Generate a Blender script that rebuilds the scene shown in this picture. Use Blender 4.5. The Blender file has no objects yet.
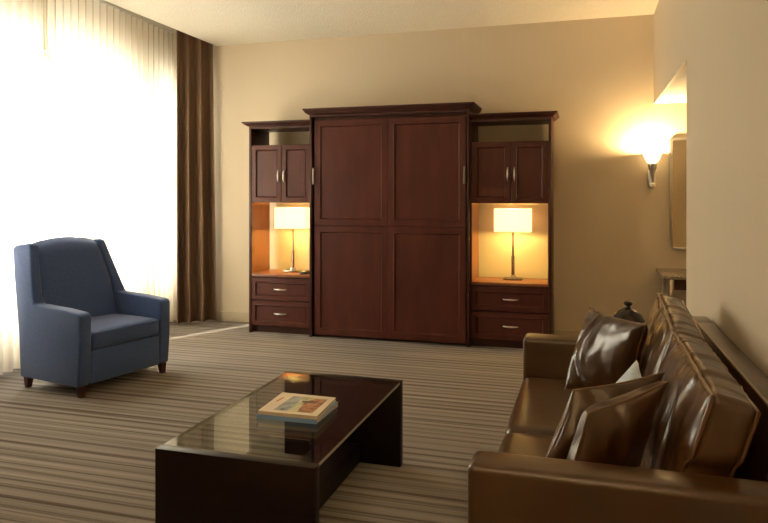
import bpy, bmesh, math, random
from mathutils import Vector, Matrix, noise
random.seed(7)
PI = math.pi
scene = bpy.context.scene
C = scene.collection

# ------------------------------------------------------------------ camera
F, CX, HY, H = 672.0, 384.0, 195.5, 1.37
YAW = math.atan((586 - CX) / F)
SN, CS = math.sin(YAW), math.cos(YAW)
cam_data = bpy.data.cameras.new('camera')
cam = bpy.data.objects.new('camera', cam_data)
C.objects.link(cam)
cam.location = (0, 0, H)
cam.rotation_euler = (PI / 2, 0, YAW)
cam_data.sensor_fit = 'HORIZONTAL'
cam_data.sensor_width = 36
cam_data.lens = F / 768 * 36
cam_data.shift_y = -(261.5 - HY) / 768
cam_data.clip_start = 0.05
scene.camera = cam

# ------------------------------------------------------------------ world, sun, window portals, exposure
world = bpy.data.worlds.new('overcast_sky')
scene.world = world
world.use_nodes = True
bgn = world.node_tree.nodes['Background']
bgn.inputs['Color'].default_value = (1.0, 0.94, 0.84, 1)
bgn.inputs['Strength'].default_value = 17.5
sun_d = bpy.data.lights.new('sun', 'SUN')
sun = bpy.data.objects.new('sun', sun_d)
C.objects.link(sun)
sun.rotation_euler = Vector((0.42, 0.90, -0.62)).to_track_quat('-Z', 'Y').to_euler()
sun.location = (-8, -4, 6)
sun_d.energy = 24.0
sun_d.color = (1.0, 0.90, 0.72)
sun_d.angle = math.radians(2.5)
WINDOWS = [(6.05, 6.47), (3.30, 5.82)]
WZ0, WZ1 = 0.40, 2.63
XL = -4.5
for (a, b) in WINDOWS:
    pd = bpy.data.lights.new('window_portal', 'AREA')
    pd.shape = 'RECTANGLE'
    pd.size, pd.size_y = (WZ1 - WZ0), (b - a)
    pd.cycles.is_portal = True
    po = bpy.data.objects.new('window_portal', pd)
    C.objects.link(po)
    po.location = (XL - 0.17, (a + b) / 2, (WZ0 + WZ1) / 2)
    po.rotation_euler = (0, -PI / 2, 0)
scene.view_settings.view_transform = 'Standard'
scene.view_settings.look = 'None'
scene.view_settings.exposure = 0.12
scene.view_settings.gamma = 1.0
scene.view_settings.use_curve_mapping = False
scene.cycles.max_bounces = 10
scene.cycles.diffuse_bounces = 6
scene.cycles.glossy_bounces = 5
scene.cycles.transparent_max_bounces = 16
scene.cycles.sample_clamp_indirect = 6.0
scene.cycles.caustics_reflective = False
scene.cycles.caustics_refractive = False

# ------------------------------------------------------------------ pixel -> place helpers (to measure positions from the photograph)
def at_z(px, py, z):
    d = (H - z) * F / (py - HY); u = (px - CX) / F
    return Vector((d * (-SN + u * CS), d * (CS + u * SN), z))
def at_y(px, py, y):
    u = (px - CX) / F; d = y / (CS + u * SN)
    return Vector((d * (-SN + u * CS), y, H - (py - HY) * d / F))

# ------------------------------------------------------------------ materials
def mat(name):
    m = bpy.data.materials.new(name); m.use_nodes = True
    nt = m.node_tree
    return m, nt, nt.nodes['Principled BSDF'], nt.nodes['Material Output']
def N(nt, t, **kw):
    n = nt.nodes.new(t)
    for k, v in kw.items():
        if k in n.inputs: n.inputs[k].default_value = v
        else: setattr(n, k, v)
    return n
def ramp(nt, stops):
    r = nt.nodes.new('ShaderNodeValToRGB')
    e = r.color_ramp.elements
    while len(e) < len(stops): e.new(0.5)
    for el, (p, c) in zip(e, stops):
        el.position = p; el.color = (*c, 1)
    return r
def coords(nt, scale, kind='Object'):
    tc = nt.nodes.new('ShaderNodeTexCoord')
    mp = nt.nodes.new('ShaderNodeMapping')
    mp.inputs['Scale'].default_value = scale
    nt.links.new(tc.outputs[kind], mp.inputs['Vector'])
    return mp.outputs['Vector']
def simple(name, col, rough=0.5, metal=0.0, spec=0.5, coat=0.0):
    m, nt, b, o = mat(name)
    b.inputs['Base Color'].default_value = (*col, 1)
    b.inputs['Roughness'].default_value = rough
    b.inputs['Metallic'].default_value = metal
    b.inputs['Specular IOR Level'].default_value = spec
    b.inputs['Coat Weight'].default_value = coat
    return m
def textured(name, stops, scale, nscale=1.0, detail=3, rough=0.5, spec=0.5, bump=0.0, bscale=None, bnscale=60, bdist=0.002, coat=0.0, rr=None, sheen=0):
    m, nt, b, o = mat(name)
    L = nt.links.new
    n = N(nt, 'ShaderNodeTexNoise', Scale=nscale, Detail=detail)
    L(coords(nt, scale), n.inputs['Vector'])
    r = ramp(nt, stops)
    L(n.outputs['Fac'], r.inputs['Fac']); L(r.outputs['Color'], b.inputs['Base Color'])
    b.inputs['Roughness'].default_value = rough
    b.inputs['Specular IOR Level'].default_value = spec
    b.inputs['Coat Weight'].default_value = coat
    b.inputs['Coat Roughness'].default_value = 0.25
    b.inputs['Sheen Weight'].default_value = sheen
    if rr:
        mr = N(nt, 'ShaderNodeMapRange'); mr.inputs['To Min'].default_value = rr[0]; mr.inputs['To Max'].default_value = rr[1]
        L(n.outputs['Fac'], mr.inputs['Value']); L(mr.outputs['Result'], b.inputs['Roughness'])
    if bump:
        n2 = N(nt, 'ShaderNodeTexNoise', Scale=bnscale, Detail=4)
        L(coords(nt, bscale or (1, 1, 1)), n2.inputs['Vector'])
        bp = N(nt, 'ShaderNodeBump', Strength=bump, Distance=bdist)
        L(n2.outputs['Fac'], bp.inputs['Height']); L(bp.outputs['Normal'], b.inputs['Normal'])
    return m

def leather_mat(name='brown_leather', crease=0.0):
    m, nt, b, o = mat(name)
    L = nt.links.new
    v = coords(nt, (1, 1, 1))
    n = N(nt, 'ShaderNodeTexNoise', Scale=4.5, Detail=2.0)
    L(v, n.inputs['Vector'])
    r = ramp(nt, [(0.25, (0.040, 0.0165, 0.0038)), (0.55, (0.059, 0.0255, 0.0062)), (0.8, (0.086, 0.040, 0.0115))])
    L(n.outputs['Fac'], r.inputs['Fac']); L(r.outputs['Color'], b.inputs['Base Color'])
    mr = N(nt, 'ShaderNodeMapRange'); mr.inputs['To Min'].default_value = 0.27; mr.inputs['To Max'].default_value = 0.36
    L(n.outputs['Fac'], mr.inputs['Value']); L(mr.outputs['Result'], b.inputs['Roughness'])
    b.inputs['Specular IOR Level'].default_value = 0.75
    big = N(nt, 'ShaderNodeTexNoise', Scale=9.0, Detail=3.0); L(v, big.inputs['Vector'])
    big.inputs['Distortion'].default_value = 0.3
    fine = N(nt, 'ShaderNodeTexNoise', Scale=140.0, Detail=3.0); L(v, fine.inputs['Vector'])
    b1 = N(nt, 'ShaderNodeBump', Strength=0.14 if not crease else 0.3, Distance=0.012); L(big.outputs['Fac'], b1.inputs['Height'])
    if crease:
        cr = N(nt, 'ShaderNodeTexNoise', Scale=1.0, Detail=1.2); cr.inputs['Distortion'].default_value = 0.5
        L(coords(nt, (5, 9, 4.5)), cr.inputs['Vector'])
        b3 = N(nt, 'ShaderNodeBump', Strength=crease, Distance=0.06); L(cr.outputs['Fac'], b3.inputs['Height'])
        L(b1.outputs['Normal'], b3.inputs['Normal']); b1 = b3
    b2 = N(nt, 'ShaderNodeBump', Strength=0.18, Distance=0.001); L(fine.outputs['Fac'], b2.inputs['Height'])
    L(b1.outputs['Normal'], b2.inputs['Normal']); L(b2.outputs['Normal'], b.inputs['Normal'])
    return m

M = {}
M['wall'] = textured('wallpaper', [(0.3, (0.592, 0.508, 0.385)), (0.7, (0.60, 0.516, 0.392))], (30, 30, 0.8), 2.0, 3, 0.62, 0.3, 0.12, (60, 60, 4), 3, 0.002)
M['ceiling'] = textured('popcorn_ceiling', [(0.35, (0.76, 0.71, 0.61)), (0.65, (0.83, 0.78, 0.68))], (1, 1, 1), 70, 4, 0.95, 0.1, 1.0, (1, 1, 1), 75, 0.012)
M['vestibule_ceiling'] = simple('smooth_white_ceiling', (0.78, 0.75, 0.68), 0.9)
M['base'] = textured('baseboard_vinyl', [(0.3, (0.40, 0.34, 0.25)), (0.7, (0.47, 0.40, 0.29))], (40, 40, 40), 2, 2, 0.6)
M['white_frame'] = simple('painted_window_frame', (0.55, 0.52, 0.46), 0.5)
M['cherry'] = textured('cherry_wood', [(0.25, (0.050, 0.0110, 0.0070)), (0.5, (0.066, 0.0150, 0.0092)), (0.8, (0.084, 0.021, 0.0125))], (7, 7, 1.6), 1.6, 4, 0.40, 0.3, 0.0, None, 3, 0.001, 0.05)
M['cherry_dark'] = textured('dark_cherry_wood', [(0.3, (0.034, 0.0105, 0.007)), (0.7, (0.056, 0.0165, 0.0105))], (7, 7, 1.6), 1.6, 4, 0.42, 0.3, 0.0, None, 3, 0.001, 0.05)
M['cherry_lamplit'] = textured('lamplit_cherry_wood', [(0.3, (0.17, 0.062, 0.028)), (0.7, (0.23, 0.088, 0.04))], (9, 9, 1.2), 1.6, 4, 0.38, 0.4)  # cherry lightened: lamplight in the niche is put into the colour
M['espresso'] = textured('espresso_wood', [(0.3, (0.007, 0.0030, 0.0022)), (0.7, (0.010, 0.0042, 0.003))], (2, 14, 14), 1.5, 4, 0.42, 0.22)
M['chrome'] = simple('brushed_nickel', (0.72, 0.69, 0.64), 0.28, 1.0)
M['dark_nickel'] = simple('smoky_nickel', (0.36, 0.31, 0.25), 0.22, 1.0)
M['bronze'] = simple('dark_pewter_metal', (0.22, 0.18, 0.14), 0.45, 1.0)
M['black'] = simple('black_plastic', (0.012, 0.011, 0.010), 0.4)
M['leather'] = leather_mat()
M['crumpled'] = leather_mat('crumpled_leather', 0.9)
M['piping'] = simple('highlit_leather_piping', (0.13, 0.070, 0.034), 0.30, 0, 0.6)  # lighter than the leather; the piping's highlights are put into its colour
M['chair'] = textured('slate_blue_fabric', [(0.3, (0.036, 0.076, 0.215)), (0.7, (0.046, 0.095, 0.265))], (1, 1, 1), 60, 3, 0.8, 0.3, 0.2, (1, 1, 1), 320, 0.001, 0, None, 0.25)
M['chair_leg'] = simple('mahogany_leg', (0.045, 0.014, 0.010), 0.35)
M['pale'] = textured('pale_pillow_cotton', [(0.3, (0.56, 0.70, 0.90)), (0.7, (0.68, 0.80, 0.94))], (8, 8, 60), 2, 2, 0.85, 0.2, 0.2, None, 150)
M['drape'] = textured('brown_drape_fabric', [(0.3, (0.170, 0.106, 0.066)), (0.7, (0.185, 0.117, 0.074))], (25, 25, 1), 3, 3, 0.8, 0.25, 0.1, (1, 1, 1), 250, 0.001)
M['jar'] = simple('dark_glazed_ceramic', (0.022, 0.014, 0.008), 0.22)
M['granite'] = textured('speckled_granite', [(0.35, (0.06, 0.045, 0.03)), (0.5, (0.20, 0.155, 0.10)), (0.65, (0.38, 0.31, 0.22))], (1, 1, 1), 90, 3, 0.25)
M['cream_paper'] = textured('cream_cover', [(0.3, (0.70, 0.62, 0.50)), (0.7, (0.78, 0.70, 0.57))], (1, 1, 1), 12, 2, 0.4)
M['pages'] = textured('book_pages', [(0.3, (0.62, 0.54, 0.40)), (0.7, (0.75, 0.67, 0.52))], (3, 3, 400), 2, 2, 0.8)
M['blue_spine'] = simple('blue_cover', (0.20, 0.37, 0.70), 0.4)
M['print_blue'] = textured('printed_sky', [(0.35, (0.16, 0.22, 0.30)), (0.65, (0.42, 0.48, 0.48))], (1, 1, 1), 18, 3, 0.4)
M['print_rust'] = textured('printed_building', [(0.35, (0.09, 0.045, 0.03)), (0.5, (0.36, 0.13, 0.06)), (0.7, (0.55, 0.33, 0.18))], (1, 1, 1), 45, 3, 0.4)
M['print_green'] = textured('printed_lawn', [(0.35, (0.30, 0.34, 0.20)), (0.65, (0.62, 0.60, 0.42))], (1, 1, 1), 30, 3, 0.4)
M['print_orange'] = simple('printed_orange', (0.55, 0.17, 0.05), 0.4)
M['print_dark'] = simple('printed_umber', (0.06, 0.035, 0.025), 0.4)

def carpet_mat():
    m, nt, b, o = mat('striped_carpet')
    L = nt.links.new
    n1 = N(nt, 'ShaderNodeTexNoise', Scale=1.0, Detail=2.0, Roughness=0.6)
    L(coords(nt, (0.06, 27, 1)), n1.inputs['Vector'])
    n2 = N(nt, 'ShaderNodeTexNoise', Scale=1.0, Detail=2.0)
    L(coords(nt, (0.5, 78, 1)), n2.inputs['Vector'])
    n3 = N(nt, 'ShaderNodeTexNoise', Scale=180.0, Detail=2.0)
    L(coords(nt, (1, 1, 1)), n3.inputs['Vector'])
    mx = N(nt, 'ShaderNodeMix'); mx.data_type = 'FLOAT'
    mx.inputs[0].default_value = 0.45
    L(n1.outputs['Fac'], mx.inputs[2]); L(n2.outputs['Fac'], mx.inputs[3])
    wv = N(nt, 'ShaderNodeTexWave', Scale=4.0, Distortion=1.5, Detail=2.0)
    wv.bands_direction = 'Y'; wv.inputs['Detail Scale'].default_value = 1.0
    L(coords(nt, (0.05, 1, 1)), wv.inputs['Vector'])
    wr = N(nt, 'ShaderNodeMapRange'); wr.inputs['To Min'].default_value = 0.37; wr.inputs['To Max'].default_value = 0.60
    L(wv.outputs['Fac'], wr.inputs['Value'])
    mw = N(nt, 'ShaderNodeMix'); mw.data_type = 'FLOAT'; mw.inputs[0].default_value = 0.38
    L(mx.outputs[0], mw.inputs[2]); L(wr.outputs['Result'], mw.inputs[3])
    m2 = N(nt, 'ShaderNodeMix'); m2.data_type = 'FLOAT'
    m2.inputs[0].default_value = 0.12
    L(mw.outputs[0], m2.inputs[2]); L(n3.outputs['Fac'], m2.inputs[3])
    r = ramp(nt, [(0.40, (0.070, 0.054, 0.042)), (0.45, (0.125, 0.104, 0.088)), (0.49, (0.205, 0.182, 0.164)), (0.55, (0.248, 0.222, 0.200)), (0.63, (0.31, 0.282, 0.258))])
    L(m2.outputs[0], r.inputs['Fac']); L(r.outputs['Color'], b.inputs['Base Color'])
    b.inputs['Roughness'].default_value = 0.95
    b.inputs['Specular IOR Level'].default_value = 0.15
    bp = N(nt, 'ShaderNodeBump', Strength=0.5, Distance=0.004)
    L(n3.outputs['Fac'], bp.inputs['Height']); L(bp.outputs['Normal'], b.inputs['Normal'])
    return m
M['carpet'] = carpet_mat()

def sheer_mat():
    m, nt, b, o = mat('sheer_voile')
    nt.nodes.remove(b); L = nt.links.new
    n = N(nt, 'ShaderNodeTexNoise', Scale=1.0, Detail=2)
    L(coords(nt, (60, 60, 0.4)), n.inputs['Vector'])
    mr = N(nt, 'ShaderNodeMapRange'); mr.inputs['To Min'].default_value = 0.08; mr.inputs['To Max'].default_value = 0.20
    L(n.outputs['Fac'], mr.inputs['Value'])
    t = N(nt, 'ShaderNodeBsdfTransparent'); t.inputs['Color'].default_value = (1, 0.99, 0.96, 1)
    tl = N(nt, 'ShaderNodeBsdfTranslucent'); tl.inputs['Color'].default_value = (0.84, 0.78, 0.66, 1)
    lw = N(nt, 'ShaderNodeLayerWeight', Blend=0.5)   # looking along the weave, the voile passes less light
    cr = ramp(nt, [(0.35, (0.84, 0.78, 0.66)), (0.75, (0.30, 0.26, 0.19)), (0.95, (0.14, 0.115, 0.08))])
    L(lw.outputs['Facing'], cr.inputs['Fac']); L(cr.outputs['Color'], tl.inputs['Color'])
    df = N(nt, 'ShaderNodeBsdfDiffuse'); df.inputs['Color'].default_value = (0.78, 0.73, 0.63, 1)
    m1 = N(nt, 'ShaderNodeMixShader'); m1.inputs[0].default_value = 0.68
    L(df.outputs[0], m1.inputs[1]); L(tl.outputs[0], m1.inputs[2])
    m2 = N(nt, 'ShaderNodeMixShader')
    L(mr.outputs['Result'], m2.inputs[0]); L(m1.outputs[0], m2.inputs[1]); L(t.outputs[0], m2.inputs[2])
    L(m2.outputs[0], o.inputs['Surface'])
    return m
M['sheer'] = sheer_mat()

def clear_glass(name, tint, ior=1.5, rough=0.0):
    m, nt, b, o = mat(name)
    nt.nodes.remove(b); L = nt.links.new
    t = N(nt, 'ShaderNodeBsdfTransparent'); t.inputs['Color'].default_value = (*tint, 1)
    g = N(nt, 'ShaderNodeBsdfGlossy'); g.inputs['Roughness'].default_value = rough
    fr = N(nt, 'ShaderNodeFresnel', IOR=ior)
    ge = N(nt, 'ShaderNodeNewGeometry')          # the rays pass straight through, so both faces use the outside ratio
    mi = N(nt, 'ShaderNodeMapRange'); mi.inputs['To Min'].default_value = ior; mi.inputs['To Max'].default_value = 1 / ior
    L(ge.outputs['Backfacing'], mi.inputs['Value']); L(mi.outputs['Result'], fr.inputs['IOR'])
    x = N(nt, 'ShaderNodeMixShader')
    L(fr.outputs[0], x.inputs[0]); L(t.outputs[0], x.inputs[1]); L(g.outputs[0], x.inputs[2])
    L(x.outputs[0], o.inputs['Surface'])
    return m
M['pane'] = clear_glass('window_glass', (0.96, 0.97, 0.95))
M['table_glass'] = clear_glass('table_glass', (0.90, 0.92, 0.86), 1.55)
M['glass_edge'] = simple('polished_glass_edge', (0.42, 0.44, 0.36), 0.15)
M['mirror'] = simple('mirror_silver', (0.90, 0.88, 0.84), 0.02, 1.0)

def shade_mat(name, col, em, strength):
    m, nt, b, o = mat(name)
    nt.nodes.remove(b); L = nt.links.new
    tl = N(nt, 'ShaderNodeBsdfTranslucent'); tl.inputs['Color'].default_value = (*col, 1)
    df = N(nt, 'ShaderNodeBsdfDiffuse'); df.inputs['Color'].default_value = (*col, 1)
    m1 = N(nt, 'ShaderNodeMixShader'); m1.inputs[0].default_value = 0.6
    L(df.outputs[0], m1.inputs[1]); L(tl.outputs[0], m1.inputs[2])
    e = N(nt, 'ShaderNodeEmission', Strength=strength); e.inputs['Color'].default_value = (*em, 1)
    ad = N(nt, 'ShaderNodeAddShader')
    L(m1.outputs[0], ad.inputs[0]); L(e.outputs[0], ad.inputs[1])
    L(ad.outputs[0], o.inputs['Surface'])
    return m
M['shade'] = shade_mat('lit_linen_shade', (0.80, 0.74, 0.58), (1.0, 0.80, 0.46), 0.75)
M['sconce_glass'] = shade_mat('lit_frosted_glass', (0.92, 0.88, 0.78), (1.0, 0.82, 0.52), 0.9)
def emit_mat(name, col, s):
    m, nt, b, o = mat(name)
    b.inputs['Base Color'].default_value = (*col, 1)
    b.inputs['Emission Color'].default_value = (*col, 1)
    b.inputs['Emission Strength'].default_value = s
    return m
M['bulb'] = emit_mat('glowing_bulb', (1.0, 0.80, 0.5), 6)

# ------------------------------------------------------------------ mesh helpers
def merge(bm, tmp):
    me = bpy.data.meshes.new('tmp')
    tmp.to_mesh(me); tmp.free()
    bm.from_mesh(me); bpy.data.meshes.remove(me)
def BM(): return bmesh.new()
def box(bm, x0, x1, y0, y1, z0, z1, r=0.0, seg=2):
    t = bmesh.new()
    bmesh.ops.create_cube(t, size=1)
    for v in t.verts:
        v.co = Vector((x0 + (v.co.x + .5) * (x1 - x0), y0 + (v.co.y + .5) * (y1 - y0), z0 + (v.co.z + .5) * (z1 - z0)))
    if r > 0:
        bmesh.ops.bevel(t, geom=list(t.edges), offset=r, segments=seg, profile=0.5, affect='EDGES', clamp_overlap=True)
    merge(bm, t)
    return bm
def prism(bm, pts, axis, a0, a1, r=0.0, seg=3):
    """pts: 2-D outline; axis: the axis it is extruded along ('x': pts are (y,z); 'y': (x,z); 'z': (x,y))"""
    t = bmesh.new()
    def P(p, a):
        return {'x': (a, p[0], p[1]), 'y': (p[0], a, p[1]), 'z': (p[0], p[1], a)}[axis]
    A = [t.verts.new(P(p, a0)) for p in pts]; B = [t.verts.new(P(p, a1)) for p in pts]
    n = len(pts)
    t.faces.new(A); t.faces.new(B[::-1])
    for i in range(n): t.faces.new((A[i], A[(i + 1) % n], B[(i + 1) % n], B[i]))
    bmesh.ops.recalc_face_normals(t, faces=t.faces)
    if r > 0:
        bmesh.ops.bevel(t, geom=list(t.edges), offset=r, segments=seg, profile=0.5, affect='EDGES', clamp_overlap=True)
    merge(bm, t)
    return bm
def tube(bm, pts, r, n=8, closed=False):
    t = bmesh.new(); pts = [Vector(p) for p in pts]; rings = []
    m = len(pts)
    up = None
    for i, p in enumerate(pts):
        a = pts[i - 1] if (i > 0 or closed) else p
        b = pts[(i + 1) % m] if (i < m - 1 or closed) else p
        d = (b - a).normalized()
        if up is None:
            up = d.orthogonal().normalized()
        else:
            up = (up - d * up.dot(d)).normalized()
        s = d.cross(up)
        rr = r[i] if isinstance(r, (list, tuple)) else r
        rings.append([t.verts.new(p + (up * math.cos(2 * PI * k / n) + s * math.sin(2 * PI * k / n)) * rr) for k in range(n)])
    for i in range(m if closed else m - 1):
        A, B = rings[i], rings[(i + 1) % m]
        for k in range(n): t.faces.new((A[k], A[(k + 1) % n], B[(k + 1) % n], B[k]))
    if not closed:
        t.faces.new(rings[0][::-1]); t.faces.new(rings[-1])
    bmesh.ops.recalc_face_normals(t, faces=t.faces)
    merge(bm, t); return bm
def lathe(bm, prof, c=(0, 0, 0), n=28, cap=True):
    t = bmesh.new(); rings = []
    for (r, z) in prof:
        rings.append([t.verts.new((c[0] + r * math.cos(2 * PI * k / n), c[1] + r * math.sin(2 * PI * k / n), c[2] + z)) for k in range(n)])
    for A, B in zip(rings, rings[1:]):
        for k in range(n): t.faces.new((A[k], A[(k + 1) % n], B[(k + 1) % n], B[k]))
    if cap:
        t.faces.new(rings[0][::-1]); t.faces.new(rings[-1])
    bmesh.ops.recalc_face_normals(t, faces=t.faces)
    merge(bm, t); return bm
def soft_box(hx, hy, hz, r, n=16, puff=(0, 0, 0), wrinkle=0.0, wscale=6.0, seed=0.0):
    """a padded cushion block about the origin"""
    t = bmesh.new()
    bmesh.ops.create_cube(t, size=2)
    bmesh.ops.subdivide_edges(t, edges=list(t.edges), cuts=n, use_grid_fill=True)
    for v in t.verts:
        p = [math.sin(c * PI / 2) if abs(c) < 1 else c for c in v.co]
        P = Vector((p[0] * hx, p[1] * hy, p[2] * hz))
        q = Vector((max(-hx + r, min(hx - r, P.x)), max(-hy + r, min(hy - r, P.y)), max(-hz + r, min(hz - r, P.z))))
        d = P - q
        if d.length > 1e-9: P = q + d.normalized() * r
        fx = max(0, 1 - p[0] ** 2); fy = max(0, 1 - p[1] ** 2); fz = max(0, 1 - p[2] ** 2)
        P.x += p[0] * puff[0] * (fy * fz) ** 0.6
        P.y += p[1] * puff[1] * (fx * fz) ** 0.6
        P.z += p[2] * puff[2] * (fx * fy) ** 0.6
        if wrinkle:
            s = Vector((seed, seed * 1.7, seed * .3))
            w = noise.noise(P * wscale + s) + 0.5 * noise.noise(P * wscale * 2.3 + s)
            P += P.normalized() * w * wrinkle
        v.co = P
    return t
def pillow(TL, TR, BR, BL, thick, n=26, seed=0.0, pinch=0.07, wr=0.006, front=0.35):
    """a stuffed square pillow through four corners; returns (bmesh, seam loop)"""
    TL, TR, BR, BL = map(Vector, (TL, TR, BR, BL))
    nor = (TR - TL).cross(TL - BL).normalized()
    def base(u, v):
        uu = u * (1 - pinch * (1 - v * v)); vv = v * (1 - pinch * (1 - u * u))
        a, b = (uu + 1) / 2, (vv + 1) / 2
        return (BL * (1 - a) + BR * a) * (1 - b) + (TL * (1 - a) + TR * a) * b
    t = bmesh.new()
    grid = {}
    for s in (1, -1):
        for i in range(n + 1):
            for j in range(n + 1):
                u = math.sin((i / n * 2 - 1) * PI / 2); v = math.sin((j / n * 2 - 1) * PI / 2)
                edge = i in (0, n) or j in (0, n)
                if edge and s == -1:
                    grid[s, i, j] = grid[1, i, j]; continue
                # the seam sits nearer the front face: a flatter front, a fuller back
                h = thick * (front if s == 1 else 1 - front) * ((1 - u * u) * (1 - v * v)) ** (0.42 if s == 1 else 0.24)
                p = base(u, v)
                q = p * 9 + Vector((seed, 0, seed * s))
                w = 0 if edge else (noise.noise(q) + .6 * noise.noise(q * 2.1)) * wr * min(1, h / (thick * .2))
                # creases that run in from the seam
                ang = math.atan2(v, u)
                e = max(abs(u), abs(v))
                w2 = 0 if edge else math.sin(ang * 17 + seed) * noise.noise(Vector((ang * 3, seed, s))) * wr * 1.6 * max(0, e - .35) * (1 - e) * 5
                grid[s, i, j] = t.verts.new(p + nor * s * (h + w + w2))
        for i in range(n):
            for j in range(n):
                vs = [grid[s, i, j], grid[s, i + 1, j], grid[s, i + 1, j + 1], grid[s, i, j + 1]]
                t.faces.new(vs if s == 1 else vs[::-1])
    bmesh.ops.recalc_face_normals(t, faces=t.faces)
    loop = []
    k = 14
    for i in range(k): loop.append(base(-1 + 2 * i / k, -1))
    for i in range(k): loop.append(base(1, -1 + 2 * i / k))
    for i in range(k): loop.append(base(1 - 2 * i / k, 1))
    for i in range(k): loop.append(base(-1, 1 - 2 * i / k))
    return t, loop

def obj(name, bm, m, parent=None, smooth=35, world=True):
    """links a bmesh as ONE object; world-space meshes are shifted to their thing's origin"""
    if isinstance(m, str): m = M[m]
    root = parent
    while root is not None and root.parent is not None: root = root.parent
    if root is not None and world:
        bmesh.ops.translate(bm, vec=-root.location, verts=list(bm.verts))
    me = bpy.data.meshes.new(name)
    bm.to_mesh(me); bm.free()
    for mm in (m if isinstance(m, list) else [m]): me.materials.append(mm if not isinstance(mm, str) else M[mm])
    if smooth:
        for p in me.polygons: p.use_smooth = True
        me.set_sharp_from_angle(angle=math.radians(smooth))
    o = bpy.data.objects.new(name, me)
    C.objects.link(o)
    if parent is not None: o.parent = parent
    return o
def tag(o, label=None, cat=None, group=None, kind=None):
    if label: o['label'] = label
    if cat: o['category'] = cat
    if group: o['group'] = group
    if kind: o['kind'] = kind
    return o
def thing(name, label, cat, loc=(0, 0, 0), rz=0, group=None):
    o = bpy.data.objects.new(name, None)
    C.objects.link(o)
    o.empty_display_size = 0.1
    o.location = loc; o.rotation_euler = (0, 0, rz)
    return tag(o, label, cat, group)
def struct(name, bm, m, label=None, cat=None, smooth=30):
    o = obj(name, bm, m, None, smooth)
    return tag(o, label, cat, None, 'structure')
def lamp_light(parent, loc, energy, col, size):
    d = bpy.data.lights.new('bulb_light', 'POINT')
    d.energy = energy; d.color = col; d.shadow_soft_size = size
    o = bpy.data.objects.new('bulb_light', d)
    C.objects.link(o)
    root = parent
    o.parent = parent; o.location = Vector(loc) - root.location
    return o

# ================================================================== THE SETTING
YB, XR, YN, ZC = 6.53, 0.587, -3.0, 3.01     # back wall, right wall, wall behind the camera, ceiling
YE, XV, ZV = 4.458, 2.3, 2.20                # end of the right wall, vestibule side wall, vestibule ceiling
XC = -3.88                                   # edge of the ceiling over the curtain pocket
b = BM(); box(b, XL - .2, XV + .12, YN - .12, YB + .12, -0.12, 0)
struct('floor', b, 'carpet', 'tan and brown striped carpet covering the whole floor', 'floor')
b = BM(); box(b, XC, XR + .12, YN - .12, YB + .12, ZC, ZC + .15); box(b, XL - .2, XC + .02, YN - .12, YB + .12, ZC + .15, ZC + .27)
struct('ceiling', b, 'ceiling', 'cream popcorn-textured ceiling', 'ceiling')
b = BM(); box(b, XL - .2, XV + .12, YB, YB + .12, 0, ZC + .15)
struct('wall_back', b, 'wall', 'beige papered wall behind the tall cabinets', 'wall')
b = BM(); box(b, XR, XR + .12, YN, YE, 0, ZC); box(b, XR, XR + .025, YE, YB, ZV, ZC)
struct('wall_right', b, 'wall', 'beige papered wall behind the sofa with an opening to the vestibule', 'wall')
b = BM(); box(b, XL - .2, XR + .12, YN - .12, YN, 0, ZC + .15)
struct('wall_front', b, 'wall', 'beige papered wall behind the camera', 'wall')
b = BM()
box(b, XL - .2, XL, YN, YB, 0, WZ0); box(b, XL - .2, XL, YN, YB, WZ1, ZC + .15)
edges = [YN] + [e for w in sorted(WINDOWS) for e in w] + [YB]
for i in range(0, len(edges), 2): box(b, XL - .2, XL, edges[i], edges[i + 1], WZ0, WZ1)
struct('wall_left', b, 'wall', 'window wall hidden behind the sheer curtains', 'wall')
for i, (a, c) in enumerate(WINDOWS):
    b = BM(); f = 0.04
    x0, x1 = XL - .13, XL - .07
    box(b, x0, x1, a, a + f, WZ0, WZ1); box(b, x0, x1, c - f, c, WZ0, WZ1)
    box(b, x0, x1, a + f, c - f, WZ0, WZ0 + f); box(b, x0, x1, a + f, c - f, WZ1 - f, WZ1)
    if c - a < 1: box(b, x0, x1, a + f, c - f, 1.46, 1.60)
    w = struct('window_%d' % (i + 1), b, 'white_frame', 'tall window behind the sheer curtains', 'window')
    b = BM(); box(b, XL - .105, XL - .095, a + f, c - f, WZ0 + f, WZ1 - f)
    obj('pane', b, 'pane', w, 0)
# vestibule beyond the opening
b = BM(); box(b, XR + .12, XV, YE - .4, YB, ZV, ZV + .1); box(b, XR + .025, XR + .12, YE, YB, ZV, ZV + .1)
struct('ceiling_vestibule', b, 'vestibule_ceiling', 'smooth white low ceiling of the vestibule', 'ceiling')
b = BM(); box(b, XV, XV + .12, YE - .4, YB, 0, ZV + .1)
struct('wall_vestibule_side', b, 'wall', 'beige wall at the far side of the vestibule', 'wall')
b = BM(); box(b, XR + .12, XV + .12, YE - .52, YE - .4, 0, ZV + .1)
struct('wall_vestibule_near', b, 'wall', 'beige wall at the near side of the vestibule', 'wall')
b = BM(); box(b, XL, XV, YB - .012, YB, 0, .105, .003)
struct('baseboard_back', b, 'base', 'beige baseboard along the back wall', 'baseboard')
b = BM(); box(b, XR - .012, XR, YN, YE, 0, .105, .003)
struct('baseboard_right', b, 'base', 'beige baseboard along the sofa wall', 'baseboard')

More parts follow.
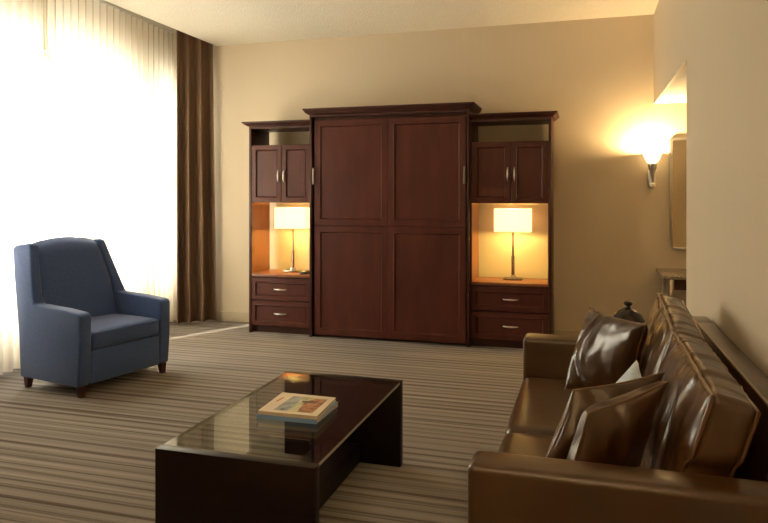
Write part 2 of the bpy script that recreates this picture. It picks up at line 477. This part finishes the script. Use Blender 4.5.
# ================================================================== CURTAINS
def curtain_bm(path, z0, z1, amp0, amp1, period, seed, thick=0.0, nz=14, step=0.012, pull=0.0, flare=0.0):
    """pleated cloth hung along a plan path (two points); the pleats open towards the hem"""
    t = bmesh.new()
    A, B = Vector(path[0]), Vector(path[1])
    Lg = (B - A).length; d = (B - A) / Lg; nr = Vector((d.y, -d.x))
    n = max(8, int(Lg / step)); cols = []
    for i in range(n + 1):
        s = i / n * Lg
        ph = 2 * PI * s / period + 2.6 * noise.noise(Vector((s * 2.3, seed, 0)))
        am = 1 + 0.5 * noise.noise(Vector((s * 4, seed + 9, 0)))
        col = []
        for k in range(nz + 1):
            h = k / nz
            amp = (amp0 * (1 - h) + amp1 * h) * am
            off = amp * math.sin(ph + 0.30 * noise.noise(Vector((s * 1.2, h * 1.3, seed)))) + amp * .35 * math.sin(2 * ph + seed)
            p = A + d * (s * (1 + flare * (1 - h)) + pull * min(1, max(0, .80 - h) * 4) * max(0, 1 - s / .7)) + nr * off
            col.append(t.verts.new((p.x, p.y, z0 + (z1 - z0) * h)))
        cols.append(col)
    for a, c in zip(cols, cols[1:]):
        for k in range(nz): t.faces.new((a[k], c[k], c[k + 1], a[k + 1]))
    if thick:
        bmesh.ops.recalc_face_normals(t, faces=t.faces)
        bmesh.ops.solidify(t, geom=list(t.faces), thickness=thick)
    return t
XS = -4.27
sheers = [((XS, -2.6), (XS, 2.30), 'white sheer curtain at the camera end of the window, outside the picture'),
          ((XS, 2.40), (XS, 4.49), 'white sheer curtain panel on the far side of the armchair from the drape'),
          ((XS + .095, 4.38), (XS - .02, 6.40), 'white sheer curtain panel hanging beside the brown drape')]
for k, (p, q, lab) in enumerate(sheers):
    tag(obj('sheer_curtain', curtain_bm((p, q), 0.015, 3.12, 0.032, 0.022, 0.095, 3.1 * k + 1, 0, 14, .012, .44 if k == 2 else 0), 'sheer', None, 180), lab, 'curtain', 'sheer curtains')
tag(obj('drape', curtain_bm(((-4.155, 6.17), (-3.905, 6.465)), 0.015, 3.12, 0.050, 0.032, 0.125, 5.3, 0.004, 12, 0.006, 0, .10), 'drape', None, 60),
    'heavy brown drape gathered at the window corner', 'curtain')
b = BM(); box(b, -4.36, -4.18, YN + .3, YB - .03, 3.125, 3.158, .004)
tag(obj('curtain_track', b, 'white_frame'), 'white ceiling track carrying the sheers and the drape', 'curtain track')

# ================================================================== CABINETS
def framed_panel(bm, x0, x1, z0, z1, yf, fw, th=0.022, rec=0.011):
    """frame-and-panel front facing -Y: mitred frame with a bead and a sunk flat field"""
    t = bmesh.new()
    def ring(o, y): return [t.verts.new(p) for p in ((x0 + o, y, z0 + o), (x1 - o, y, z0 + o), (x1 - o, y, z1 - o), (x0 + o, y, z1 - o))]
    R = [ring(0, yf + th), ring(0, yf + .003), ring(.003, yf), ring(fw - .008, yf), ring(fw - .004, yf - .003), ring(fw, yf + .001), ring(fw + .006, yf + rec), ]
    t.faces.new(R[0])
    for A, B in zip(R, R[1:]):
        for k in range(4): t.faces.new((A[k], A[(k + 1) % 4], B[(k + 1) % 4], B[k]))
    t.faces.new(R[-1])
    bmesh.ops.recalc_face_normals(t, faces=t.faces)
    merge(bm, t); return bm
def crown(bm, x0, x1, yf, yb, prof, left=True, right=True):
    t = bmesh.new(); R = []
    for (o, z) in prof:
        l = o if left else 0; r = o if right else 0
        R.append([t.verts.new(p) for p in ((x0 - l, yb, z), (x0 - l, yf - o, z), (x1 + r, yf - o, z), (x1 + r, yb, z))])
    t.faces.new(R[0]); t.faces.new(R[-1])
    for A, B in zip(R, R[1:]):
        for k in range(4): t.faces.new((A[k], A[(k + 1) % 4], B[(k + 1) % 4], B[k]))
    bmesh.ops.recalc_face_normals(t, faces=t.faces)
    merge(bm, t); return bm
def bow_handle(c, half, axis, parent, m='chrome', r=0.0055, out=0.024):
    pts = []; rad = []
    for i in range(13):
        s = -1 + 2 * i / 12
        o = out * (1 - s ** 4)
        q = Vector(c) + Vector((half * s if axis == 'x' else 0, -o + .004, half * s if axis == 'z' else 0))
        pts.append(q); rad.append(r * (1.35 - .55 * abs(s)))
    b = BM(); tube(b, pts, rad, 10)
    return obj('handle', b, m, parent)
YF = 6.06; YBK = 6.46
def side_cabinet(x0, x1, ztop_door, seam, label, open_left, open_right):
    t = thing('display_cabinet', label, 'cabinet', ((x0 + x1) / 2, 6.26, 0), 0, 'tall side cabinets with a lamp niche')
    sl, sr = (.027, .011) if open_left else (.014, .024)      # the side towards the wall-bed cabinet is only a thin panel
    b = BM(); box(b, x0, x0 + sl, YF, YBK, 0, 2.058, .0015); obj('side_panel', b, 'cherry_dark', t)
    b = BM(); box(b, x1 - sr, x1, YF, YBK if open_left else YB - .0125, 0, 2.058, .0015); obj('side_panel', b, 'cherry_dark', t)
    xi0, xi1 = x0 + sl + .0005, x1 - sr - .0005
    # niche lining boards; the lamp's glow is put into their lighter cherry colour
    b = BM(); box(b, xi0, xi1, YF + .002, YBK, .562, .590, .0015); obj('shelf', b, 'cherry_lamplit', t)
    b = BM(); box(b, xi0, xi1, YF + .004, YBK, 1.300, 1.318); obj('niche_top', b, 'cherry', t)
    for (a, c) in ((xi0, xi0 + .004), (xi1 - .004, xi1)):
        b = BM(); box(b, a, c, YF + .004, YBK - .002, .5905, 1.2995); obj('niche_lining', b, 'cherry_lamplit', t)
    b = BM(); box(b, xi0, xi1, YF + .024, YBK, ztop_door - .02, ztop_door - .002); obj('cabinet_top_board', b, 'cherry_dark', t)
    b = BM(); box(b, xi0, xi1, YF + .002, YBK, 2.036, 2.058); obj('top_board', b, 'cherry_dark', t)
    b = BM(); box(b, xi0, xi1, YF + .03, YBK, .062, .561); obj('drawer_case', b, 'cherry_dark', t)
    b = BM(); box(b, xi0, xi1, YF + .06, YF + .08, 0, .0615); obj('toe_kick', b, 'cherry_dark', t)
    b = BM(); box(b, xi0, xi1, YF + .03, YBK, 1.3185, ztop_door - .0205); obj('cupboard_case', b, 'cherry_dark', t)
    b = BM(); crown(b, x0, x1, YF, YBK, [(0, 2.0585), (.012, 2.062), (.018, 2.068), (.03, 2.074), (.045, 2.088), (.052, 2.09), (.055, 2.104)], open_left, open_right)
    obj('crown_moulding', b, 'cherry_dark', t)
    g = .0015
    for (a, c, hx) in ((xi0 + g, seam - g, seam - .030), (seam + g, xi1 - g, seam + .030)):
        b = BM(); framed_panel(b, a, c, 1.302, ztop_door - .003, YF - .001, .052)
        d = obj('door', b, 'cherry', t, 0)
        bow_handle((hx, YF - .001, 1.56), .062, 'z', d)
    for (z0, z1) in ((.334, .548), (.078, .322)):
        b = BM(); framed_panel(b, xi0 + g, xi1 - g, z0, z1, YF - .001, .045)
        d = obj('drawer', b, 'cherry', t, 0)
        bow_handle(((x0 + x1) / 2 + .005, YF - .001 + .004, (z0 + z1) / 2), .066, 'x', d, r=.0062)
    return t
side_cabinet(-3.235, -2.5655, 1.873, -2.880, 'tall cherry cabinet with lit lamp niche between the drape and the big wall-bed cabinet', True, False)
side_cabinet(-1.0085, -0.291, 1.855, -0.640, 'tall cherry cabinet with lit lamp niche on the sofa side of the wall-bed cabinet', False, True)

mx0, mx1 = -2.565, -1.009; MF = 6.035
t = thing('wall_bed_cabinet', 'wide dark cherry wall-bed cabinet with four panelled fronts at the middle', 'cabinet', ((mx0 + mx1) / 2, 6.26, 0))
for (a, c) in ((mx0, mx0 + .024), (mx1 - .020, mx1)):
    b = BM(); box(b, a, c, MF - .012, YBK, 0, 2.128, .002); obj('post', b, 'cherry_dark', t)
b = BM(); box(b, mx0 + .0265, mx1 - .0265, MF + .04, YBK, .012, 2.128); obj('carcass', b, 'cherry_dark', t)
b = BM(); crown(b, mx0, mx1, MF - .012, YBK, [(0, 2.1285), (.0, 2.148), (.014, 2.152), (.020, 2.160), (.034, 2.168), (.044, 2.186), (.050, 2.19), (.053, 2.206)])
obj('crown_moulding', b, 'cherry_dark', t)
xs0, xs1, xm = -2.516, -1.040, -1.778
for (a, c) in ((xs0, xm - .001), (xm + .001, xs1)):
    for (z0, z1) in ((1.082, 2.095), (.030, 1.078)):
        b = BM(); framed_panel(b, a, c, z0, z1, MF, .062, .03, .010); obj('door', b, 'cherry', t, 0)
for x in (-2.519, -1.050):
    b = BM()
    box(b, x - .0095, x + .0095, MF - .030, MF - .018, 1.475, 1.635, .004)
    box(b, x - .007, x + .007, MF - .018, MF + .036, 1.488, 1.506); box(b, x - .007, x + .007, MF - .018, MF + .036, 1.604, 1.622)
    obj('pull_handle', b, 'bronze', t)

# ================================================================== NICHE LAMPS
def table_lamp(x, y, z, label):
    t = thing('table_lamp', label, 'lamp', (x, y, z), 0, 'lamps in the cabinet niches')
    b = BM(); box(b, x - .085, x + .085, y - .055, y + .055, z, z + .018, .004); obj('base', b, 'dark_nickel', t)
    b = BM(); box(b, x - .022, x + .022, y - .022, y + .022, z + .0185, z + .045, .004); obj('collar', b, 'chrome', t)
    b = BM(); lathe(b, [(.0145, .0455), (.0145, .215), (.012, .222), (.0075, .225), (.0075, .46), (.011, .462), (.011, .49)], (x, y, z), 20); obj('stem', b, 'dark_nickel', t)
    # box shade, open above and below
    b = BM(); hw, hd, z0, z1 = .164, .090, z + .445, z + .655
    for (a, c, e, f) in ((-hw, hw, -hd, -hd + .003), (-hw, hw, hd - .003, hd), (-hw, -hw + .003, -hd + .003, hd - .003), (hw - .003, hw, -hd + .003, hd - .003)):
        box(b, x + a, x + c, y + e, y + f, z0, z1)
    sh = obj('lamp_shade', b, 'shade', t, 0)
    b = BM(); tube(b, [(x - hw + .004, y, z1 - .02), (x + hw - .004, y, z1 - .02)], .002, 6); obj('shade_bar', b, 'chrome', sh)
    b = BM(); lathe(b, [(.008, .4905), (.012, .50), (.026, .535), (.030, .56), (.022, .585), (.004, .597)], (x, y, z), 16); obj('bulb', b, 'bulb', t)
    lamp_light(t, (x, y, z + .61), 30.0, (1.0, 0.66, 0.16), .03)
    lamp_light(t, (x, y, z + .47), 20.0, (1.0, 0.66, 0.16), .025)
    return t
table_lamp(-2.863, 6.30, .591, 'lit rectangular-shade lamp in the niche nearer the drape')
table_lamp(-0.647, 6.30, .591, 'lit rectangular-shade lamp in the niche nearer the sofa')
b = BM(); lathe(b, [(.050, 0), (.058, .008), (.056, .022), (.040, .034), (.014, .040)], (-2.672, 6.17, .591), 24)
tag(obj('dish', b, 'black'), 'small black dish lying beside the lamp in the niche', 'dish')

# ================================================================== SCONCE, MIRROR, COUNTER
def wall_sconce(sx, label):
    sy = YB - .125
    t = thing('wall_sconce', label, 'wall lamp', (sx, YB, 1.43), 0, 'sconces flanking the mirror')
    b = BM(); box(b, sx - .030, sx + .030, YB - .016, YB - .0005, 1.435, 1.59, .004); obj('back_plate', b, 'chrome', t)
    b = BM(); tube(b, [(sx, YB - .016, 1.50), (sx, sy, 1.50)], .009, 10); obj('arm', b, 'chrome', t)
    b = BM(); lathe(b, [(.020, 1.445), (.028, 1.45), (.028, 1.475), (.024, 1.48), (.024, 1.59), (.030, 1.60), (.036, 1.61), (.038, 1.65), (.030, 1.655)], (sx, sy, 0), 24); obj('socket', b, 'chrome', t)
    b = BM(); lathe(b, [(.030, 1.656), (.046, 1.668), (.062, 1.695), (.082, 1.745), (.086, 1.757), (.083, 1.757), (.059, 1.697), (.043, 1.671), (.026, 1.6585)], (sx, sy, 0), 32, True); obj('glass_shade', b, 'sconce_glass', t)
    b = BM(); lathe(b, [(.008, 1.6615), (.014, 1.675), (.020, 1.695), (.016, 1.715), (.003, 1.725)], (sx, sy, 0), 14); obj('bulb', b, 'bulb', t)
    lamp_light(t, (sx, sy, 1.748), 60.0, (1.0, 0.67, 0.30), .025)
wall_sconce(at_y(651, 170, YB).x, 'nickel wall sconce with a lit frosted glass cone beside the mirror')
wall_sconce(1.665, 'added nickel wall sconce warming the vestibule, hidden by the sofa wall')  # unseen second sconce, added to warm the vestibule and what the mirror reflects

mxl = .722
t = thing('wall_mirror', 'tall mirror in a thin silver frame above the granite counter', 'mirror', (1.1, YB, .88))
b = BM()
for (a, c, e, f) in ((mxl, mxl + .022, .885, 1.885), (1.48, 1.502, .885, 1.885), (mxl + .022, 1.48, .885, .907), (mxl + .022, 1.48, 1.863, 1.885)):
    box(b, a, c, YB - .034, YB - .001, e, f, .003)
obj('frame', b, 'chrome', t)
b = BM(); box(b, mxl + .022, 1.48, YB - .016, YB - .002, .907, 1.863); obj('glass', b, 'mirror', t, 0)
t = thing('vanity_counter', 'speckled granite counter shelf under the mirror in the vestibule', 'counter', (1.3, 6.2, 0))
b = BM(); box(b, .604, XV - .002, 5.87, YB - .013, .69, .717, .003); obj('countertop', b, 'granite', t)
b = BM(); box(b, .69, XV - .004, 5.93, 5.95, .60, .6895); obj('apron', b, 'cherry_dark', t)
for (x, y) in ((.665, 5.90), (.665, 6.48), (2.25, 5.90), (2.25, 6.48)):
    b = BM(); box(b, x - .014, x + .014, y - .014, y + .014, 0, .6895, .003); obj('leg', b, 'chrome', t)

# ================================================================== ARMCHAIR
CA = math.atan2(-.19, .98)
fwd = Vector((math.cos(CA), math.sin(CA), 0)); sde = Vector((-math.sin(CA), math.cos(CA), 0))
Lc = Vector((-3.240, 3.718, 0))
W = .815
org = Lc - fwd * .33 + sde * W / 2
t = thing('armchair', 'slate blue upholstered wing armchair beside the sheer curtains', 'armchair', org, CA)
dx, dy = .33, -W / 2          # local frame: x forward, front of the chair at x = .33
sil = [(-.022, .078), (-.004, .30), (-.002, .555), (-.03, .574), (-.20, .590), (-.485, .603), (-.512, .66), (-.628, .985), (-.640, 1.012), (-.670, 1.022), (-.805, 1.006), (-.838, .985), (-.770, .80), (-.655, .40), (-.636, .078)]
sw = .098
for (a, c) in ((0, sw), (W - sw, W)):
    b = BM(); prism(b, [(x + dx, z) for x, z in sil], 'y', a + dy, c + dy, .016, 3)
    # outward bow of the arm and the wing, fuller towards the top
    for v in b.verts:
        sg = -1 if a > 0 else 1
        if (v.co.y - (a + c) / 2 - dy) * sg > 0: v.co.y -= sg * .034 * min(1, max(0, v.co.z - .60) / .12)
        v.co.y += sg * max(0, v.co.z - .60) * .20
    o = obj('side_panel', b, 'chair', t, 40, False)
b = BM(); box(b, dx - .60, dx - .012, dy + sw + .002, dy + W - sw - .002, .080, .312, .012, 3); obj('seat_rail', b, 'chair', t, 40, False)
b = soft_box(.275, (W - 2 * sw) / 2 - .004, .058, .028, 14, (.012, 0, .016), .002, 5, 2)
bmesh.ops.translate(b, vec=(dx - .281, 0, .374), verts=b.verts)
st = obj('seat_cushion', b, 'chair', t, 60, False)
b = BM(); y_ = (W - 2 * sw) / 2 - .012
for zz in (.423, .322):
    tube(b, [(dx - .008, -y_, zz), (dx - .002, -y_ * .5, zz + .002), (dx - .001, 0, zz + .003), (dx - .002, y_ * .5, zz + .002), (dx - .008, y_, zz)], .0045, 8)
obj('piping', b, 'chair', st, 60, False)
# back: curved crown on top, padded front
tb = bmesh.new(); nu, nv = 16, 18; G = {}
hw = W / 2 - sw * .62
for s in (0, 1):
    for i in range(nu + 1):
        for j in range(nv + 1):
            u = -1 + 2 * i / nu; v = j / nv
            crown_z = 1.012 + .040 * (1 - u * u)
            z = .20 + (crown_z - .20) * v
            top = max(0, (v - .86) / .14)
            xb = -.632 - .140 * (z - .2) / .8
            xf = -.472 - .172 * max(0, z - .43) / .58 + .022 * (1 - u ** 4) * math.sin(PI * min(1, max(0, (z - .40) / .62)))
            mid = (xb + xf) / 2; hlf = (xf - xb) / 2
            rnd = math.sqrt(max(0, 1 - top ** 2.2)); rnd = max(rnd, .06)
            eu = max(0, (abs(u) - .9) / .1); ru = max(.25, math.sqrt(max(0, 1 - eu * eu)))
            x = mid + (hlf if s else -hlf) * rnd * (ru if s else 1)
            G[s, i, j] = tb.verts.new((x + dx, u * (hw + .02 * min(1, max(0, z - .6) / .12) - max(0, z - .6) * .20), z))
for i in range(nu):
    for j in range(nv):
        tb.faces.new((G[1, i, j], G[1, i + 1, j], G[1, i + 1, j + 1], G[1, i, j + 1]))
        tb.faces.new((G[0, i, j], G[0, i, j + 1], G[0, i + 1, j + 1], G[0, i + 1, j]))
for j in range(nv):
    tb.faces.new((G[0, 0, j], G[1, 0, j], G[1, 0, j + 1], G[0, 0, j + 1])); tb.faces.new((G[1, nu, j], G[0, nu, j], G[0, nu, j + 1], G[1, nu, j + 1]))
for i in range(nu):
    tb.faces.new((G[1, i, nv], G[1, i + 1, nv], G[0, i + 1, nv], G[0, i, nv])); tb.faces.new((G[0, i, 0], G[0, i + 1, 0], G[1, i + 1, 0], G[1, i, 0]))
bmesh.ops.recalc_face_normals(tb, faces=tb.faces)
obj('backrest', tb, 'chair', t, 50, False)
for (x, y, sx_) in ((-.05, .045, 1), (-.05, W - .045, 1), (-.60, .045, -1), (-.60, W - .045, -1)):
    b = BM(); q = bmesh.new(); bmesh.ops.create_cube(q, size=1)
    for v in q.verts:
        k = .050 if v.co.z > 0 else .034
        v.co = Vector((x + dx + v.co.x * k + (0 if v.co.z > 0 else .006 * sx_), y + dy + v.co.y * k, (v.co.z + .5) * .0775))
    bmesh.ops.bevel(q, geom=list(q.edges), offset=.002, segments=1, affect='EDGES')
    merge(b, q); obj('leg', b, 'chair_leg', t, 30, False)

# ================================================================== COFFEE TABLE
tx0, tx1, ty0, ty1, tz = -1.535, -.895, 2.147, 3.312, .43
t = thing('coffee_table', 'dark espresso coffee table with a clear glass top in front of the sofa', 'coffee table', ((tx0 + tx1) / 2, (ty0 + ty1) / 2, 0))
for (a, c) in ((ty0, ty0 + .046), (ty1 - .046, ty1)):
    b = BM(); box(b, tx0, tx1, a, c, 0, tz, .003); obj('end_panel', b, 'espresso', t)
b = BM(); box(b, -1.32, -1.112, ty0 + .0465, ty1 - .0465, 0, .10, .002); obj('stretcher', b, 'espresso', t)
for (a, c) in ((ty0 + .0465, ty0 + .064), (ty1 - .064, ty1 - .0465)):
    b = BM(); box(b, tx0 + .02, tx1 - .02, a, c, .395, .4165); obj('glass_ledge', b, 'espresso', t)
b = BM(); box(b, tx0 + .004, tx1 - .004, ty0 + .047, ty1 - .047, .417, .4295)
for f in b.faces: f.material_index = 1 if abs(f.normal.x) > .5 else 0
gl = obj('glass_top', b, ['table_glass', 'glass_edge'], t, 0)

# ================================================================== BOOKS
ztop = .4296
def book(name, label, c4, z0, z1, cover, group):
    """c4: near-left, near-right, far-right, far-left corners in plan; spine on the near side"""
    P = [Vector((p[0], p[1])) for p in c4]
    cen = sum(P, Vector((0, 0))) / 4
    t = thing(name, label, 'book', (cen.x, cen.y, z0), 0, group)
    def quad(bm, Q, a, c):
        prism(bm, [(q.x, q.y) for q in Q], 'z', a, c)
    th = .0022
    b = BM(); quad(b, P, z0, z0 + th); quad(b, P, z1 - th, z1)
    e = (P[3] - P[0]).normalized() * .004
    quad(b, [P[0], P[1], P[1] + e, P[0] + e], z0 + th, z1 - th)
    cv = obj('cover', b, cover, t, 0)
    ins = [P[0] + e + (P[1] - P[0]) * .012, P[1] + e - (P[1] - P[0]) * .012, P[2] + (P[1] - P[2]) * .015 - (P[2] - P[3]) * .012, P[3] + (P[0] - P[3]) * .015 + (P[2] - P[3]) * .012]
    b = BM(); quad(b, ins, z0 + th + .0002, z1 - th - .0002); obj('pages', b, 'pages', t, 0)
    return t, P
k1 = [at_z(256.5, 418.7, ztop), at_z(316.5, 424.3, ztop), at_z(338.5, 406, ztop), at_z(283, 400, ztop)]
book('book', 'blue-spined hardback under the cream picture book', k1, ztop, ztop + .0185, 'blue_spine', None)
z2 = ztop + .0188; z3 = z2 + .0145
k2 = [at_z(258, 410.6, z3), at_z(317, 416.2, z3), at_z(336, 397.6, z3), at_z(282.5, 392.3, z3)]
tb_, P = book('book', 'cream-covered picture book lying on top of the blue-spined book', k2, z2, z3, 'cream_paper', None)
def cover_patch(poly, m, nm, dz):
    b = BM()
    Q = []
    for (u, v) in poly:
        q = (P[0] * (1 - u) + P[1] * u) * (1 - v) + (P[3] * (1 - u) + P[2] * u) * v
        Q.append((q.x, q.y))
    prism(b, Q, 'z', z3, z3 + dz)
    obj(nm, b, m, tb_, 0)
cover_patch([(.22, .10), (.88, .10), (.90, .88), (.26, .88)], 'print_green', 'cover_picture', .0003)
cover_patch([(.22, .12), (.44, .12), (.48, .86), (.28, .86)], 'print_blue', 'printed_sky', .0005)
cover_patch([(.62, .12), (.88, .12), (.90, .80), (.70, .84), (.58, .62)], 'print_rust', 'printed_building', .0006)
cover_patch([(.52, .58), (.74, .60), (.72, .68), (.52, .66)], 'print_dark', 'printed_roof', .0008)
cover_patch([(.08, .50), (.12, .50), (.15, .74), (.11, .74)], 'print_orange', 'printed_mark', .0004)
cover_patch([(.32, .14), (.38, .14), (.385, .20), (.325, .20)], 'print_dark', 'printed_figure', .0008)

# ================================================================== SOFA
sX0, sX1 = -.305, .572
sofa = thing('sofa', 'brown leather two-seat sofa against the papered wall', 'sofa', (.13, 2.68, 0))
AZ = .655
for (a, c) in ((1.775, 1.902), (3.435, 3.585)):
    b = BM(); box(b, sX0, sX1 - .01, a, c, .06, AZ, .022, 4)
    obj('arm', b, 'leather', sofa, 60)
b = BM(); box(b, sX0 + .012, sX1 - .10, 1.904, 3.433, .07, .315, .015, 3); obj('base', b, 'leather', sofa, 60)
b = BM(); prism(b, [(.355, .318), (.572, .318), (.572, .775), (.560, .780), (.492, .778)], 'y', 1.9045, 3.4325, .012, 3)
bk = obj('back', b, 'leather', sofa, 60)
b = BM(); tube(b, [(.492, 1.765 + 1.83 * i / 30, .7795) for i in range(31)], .0055, 8); obj('piping', b, 'piping', bk, 60)  # tube added along the stitched top edge to catch a highlight
for (a, c) in ((1.76, 1.9015), (3.436, 3.60)):
    b = BM(); prism(b, [(.43, .66), (.572, .66), (.572, .775), (.560, .780), (.492, .778)], 'y', a, c, .010, 3)
    obj('back_end', b, 'leather', sofa, 60)
for (a, c, sd) in ((1.905, 2.622, 1), (2.626, 3.432, 4)):
    b = soft_box(.325, (c - a) / 2, .074, .035, 16, (0.006, 0, .014), .003, 5, sd)
    bmesh.ops.translate(b, vec=(.022, (a + c) / 2, .392), verts=b.verts)
    obj('seat_cushion', b, 'leather', sofa, 60)
for (x, y) in ((-.25, 1.84), (-.25, 3.51), (.50, 1.84), (.50, 3.51)):
    b = BM(); lathe(b, [(.018, 0), (.026, .0595)], (x, y, 0), 14); obj('foot', b, 'chair_leg', sofa)

def back_cushion(y0, y1, xt, zt, lean, hgt, thk, seed, dip):
    """box cushion standing on the seat and leaning on the back; xt, zt: its front top edge"""
    b = soft_box(thk / 2, (y1 - y0) / 2, hgt / 2, .020, 30, (.030, .014, .016), .0065, 8, seed)
    for v in b.verts:
        yy = v.co.y / ((y1 - y0) / 2)
        # creases fanning over the front and the top
        c = noise.noise(Vector((v.co.y * 26 + 5 * v.co.z, v.co.z * 3.2, seed)))
        v.co.x -= .0055 * c * (1 if v.co.x < 0 else .3)
        if v.co.z > 0: v.co.z += .006 * c
        v.co.z += dip * yy * (v.co.z / hgt + .5)
    R = Matrix.Rotation(lean, 4, 'Y')
    top = R @ Vector((-thk / 2, 0, hgt / 2))
    off = Vector((xt, (y0 + y1) / 2, zt)) - top
    bmesh.ops.transform(b, matrix=Matrix.Translation(off) @ R, verts=b.verts)
    return b, R, off
def cushion_with_piping(y0, y1, xt, zt, lean, hgt, thk, seed, dip, over=0):
    b, R, off = back_cushion(y0, y1, xt, zt, lean, hgt, thk, seed, dip)
    if over:
        for v in b.verts:
            if v.co.y < y0 + .12:
                k = min(1, (y0 + .12 - v.co.y) / .12) * min(1, max(0, (v.co.z - .668) / .03))
                v.co.y -= over * k
    o = obj('back_cushion', b, 'crumpled', sofa, 60)
    pb = BM(); hy = (y1 - y0) / 2 - .004; hz = hgt / 2 - .004; hx = thk / 2 - .001
    def loop_at(x):
        L = []
        k = 26
        for i in range(k + 1): L.append(Vector((x, -hy + 2 * hy * i / k, hz)))
        for i in range(1, 12): L.append(Vector((x, hy, hz - 2 * hz * i / 12)))
        for i in range(k + 1): L.append(Vector((x, hy - 2 * hy * i / k, -hz)))
        for i in range(1, 12): L.append(Vector((x, -hy, -hz + 2 * hz * i / 12)))
        out = []
        for p in L:
            yy = p.y / ((y1 - y0) / 2)
            p = p.copy()
            c = noise.noise(Vector((p.y * 26 + 5 * p.z, p.z * 3.2, seed)))
            if p.z > 0: p.z += .006 * c
            p.z += dip * yy * (p.z / hgt + .5)
            q = R @ p + off
            if over and q.y < y0 + .12:
                q.y -= over * min(1, (y0 + .12 - q.y) / .12) * min(1, max(0, (q.z - .668) / .03))
            out.append(q)
        return out
    tube(pb, loop_at(-hx), .0062, 7, True); tube(pb, loop_at(hx), .0055, 7, True)
    obj('piping', pb, 'piping', o, 60)
cushion_with_piping(1.925, 2.705, .312, .862, math.radians(17), .405, .112, 2.0, .004, .04)
cushion_with_piping(2.715, 3.425, .320, .890, math.radians(16), .430, .110, 7.0, .022)

# ================================================================== THROW PILLOWS
def throw_pillow(corners, thick, label, m, seed, pm, wr=.006, front=.35):
    b, loop = pillow(*corners, thick, 26, seed, .07, wr, front)
    c = sum((Vector(p) for p in corners), Vector()) / 4
    zb = min(p.z for p in map(Vector, corners))
    t = thing('throw_pillow', label, 'pillow', (c.x, c.y, zb), 0, 'throw pillows on the sofa')
    obj('cushion_body', b, m, t, 70)
    b = BM(); tube(b, loop, .0045, 7, True); obj('piping', b, pm, t, 70)
def corners3(TL, TR, BL):
    return [TL, TR, TR + (BL - TL), BL]
# big one leaning in the far corner
TL, TR = at_y(590, 307, 3.30), at_y(646, 325, 2.88)
BL, BR = at_z(565, 389, .505), at_z(629, 402, .505)
throw_pillow([TL, TR, BR, BL], .12, 'largest brown leather throw pillow leaning at the far arm of the sofa', 'crumpled', 3.0, 'piping', .008, .58)
# pale one, only a corner shows
TR, TL, BL = at_y(637, 361, 2.70), at_y(592, 408, 2.62), at_z(600, 440, .50)
throw_pillow(corners3(TL, TR, BL), .06, 'pale blue-white pillow with one corner peeping out between leather pillows', 'pale', 5.0, 'pale', .002)
# two leaning on the near arm
TL, TR, BL = at_y(574, 390, 2.29), at_y(664, 373, 2.42), at_z(543, 466, .50)
throw_pillow(corners3(TL, TR, BL), .115, 'middle brown leather throw pillow between the largest one and the near one', 'crumpled', 8.0, 'piping')
TL, TR, BL = at_y(588, 413, 2.00), at_y(667, 382, 2.13), at_z(560, 498, .50)
throw_pillow(corners3(TL, TR, BL), .115, 'brown leather throw pillow leaning on the sofa arm closest to the camera', 'crumpled', 11.0, 'piping')

# ================================================================== END TABLE AND JAR BEYOND THE SOFA
t = thing('end_table', 'small dark square end table hidden beyond the far sofa arm', 'side table', (.25, 4.0, 0))
b = BM(); box(b, .0, .50, 3.75, 4.25, .52, .55, .004); obj('tabletop', b, 'cherry_dark', t)
for (x, y) in ((.04, 3.79), (.46, 3.79), (.04, 4.21), (.46, 4.21)):
    b = BM(); box(b, x - .02, x + .02, y - .02, y + .02, 0, .5195, .002); obj('leg', b, 'cherry_dark', t)
jx, jy = .225, 4.0
t = thing('lidded_jar', 'dark glazed jar with a knobbed lid behind the largest pillow', 'jar', (jx, jy, .551))
b = BM(); lathe(b, [(.050, .551), (.060, .56), (.078, .60), (.086, .64), (.084, .665), (.080, .668)], (jx, jy, 0), 36); obj('body', b, 'jar', t)
b = BM(); lathe(b, [(.088, .6685), (.090, .674), (.084, .682), (.075, .70), (.055, .722), (.030, .736), (.018, .742)], (jx, jy, 0), 36); ld = obj('lid', b, 'jar', t)
b = BM(); lathe(b, [(.014, .7425), (.011, .75), (.022, .758), (.026, .766), (.020, .774), (.008, .779)], (jx, jy, 0), 20); obj('knob', b, 'jar', ld)

# ================================================================== ADDED UPLIGHTERS, UNSEEN BEHIND THE CAMERA, FOR CEILING-BOUNCED FILL LIGHT
def fill_uplighter(x, y, label, e, col):
    t = thing('fill_lamp', label, 'floor lamp', (x, y, 0), 0, 'added fill lamps behind the camera')
    b = BM(); lathe(b, [(.14, 0), (.14, .02), (.03, .03)], (x, y, 0), 28); obj('base', b, 'chrome', t)
    b = BM(); lathe(b, [(.013, .0305), (.013, 1.80)], (x, y, 0), 16); obj('pole', b, 'chrome', t)
    b = BM(); lathe(b, [(.02, 1.8005), (.09, 1.83), (.16, 1.90), (.19, 1.97), (.186, 1.97), (.155, 1.905), (.085, 1.837), (.01, 1.812)], (x, y, 0), 36); obj('lamp_bowl', b, 'chrome', t)
    b = BM(); lathe(b, [(.012, 1.8125), (.03, 1.86), (.004, 1.90)], (x, y, 0), 16); obj('bulb', b, 'bulb', t)
    lamp_light(t, (x, y, 1.93), e, col, .05)
fill_uplighter(-.9, -.7, 'added fill uplighter, unseen behind the camera near the middle of the room', 150, (1.0, 0.74, 0.44))
fill_uplighter(.25, -1.6, 'added fill uplighter, unseen behind the camera by the sofa wall', 125, (1.0, 0.68, 0.34))
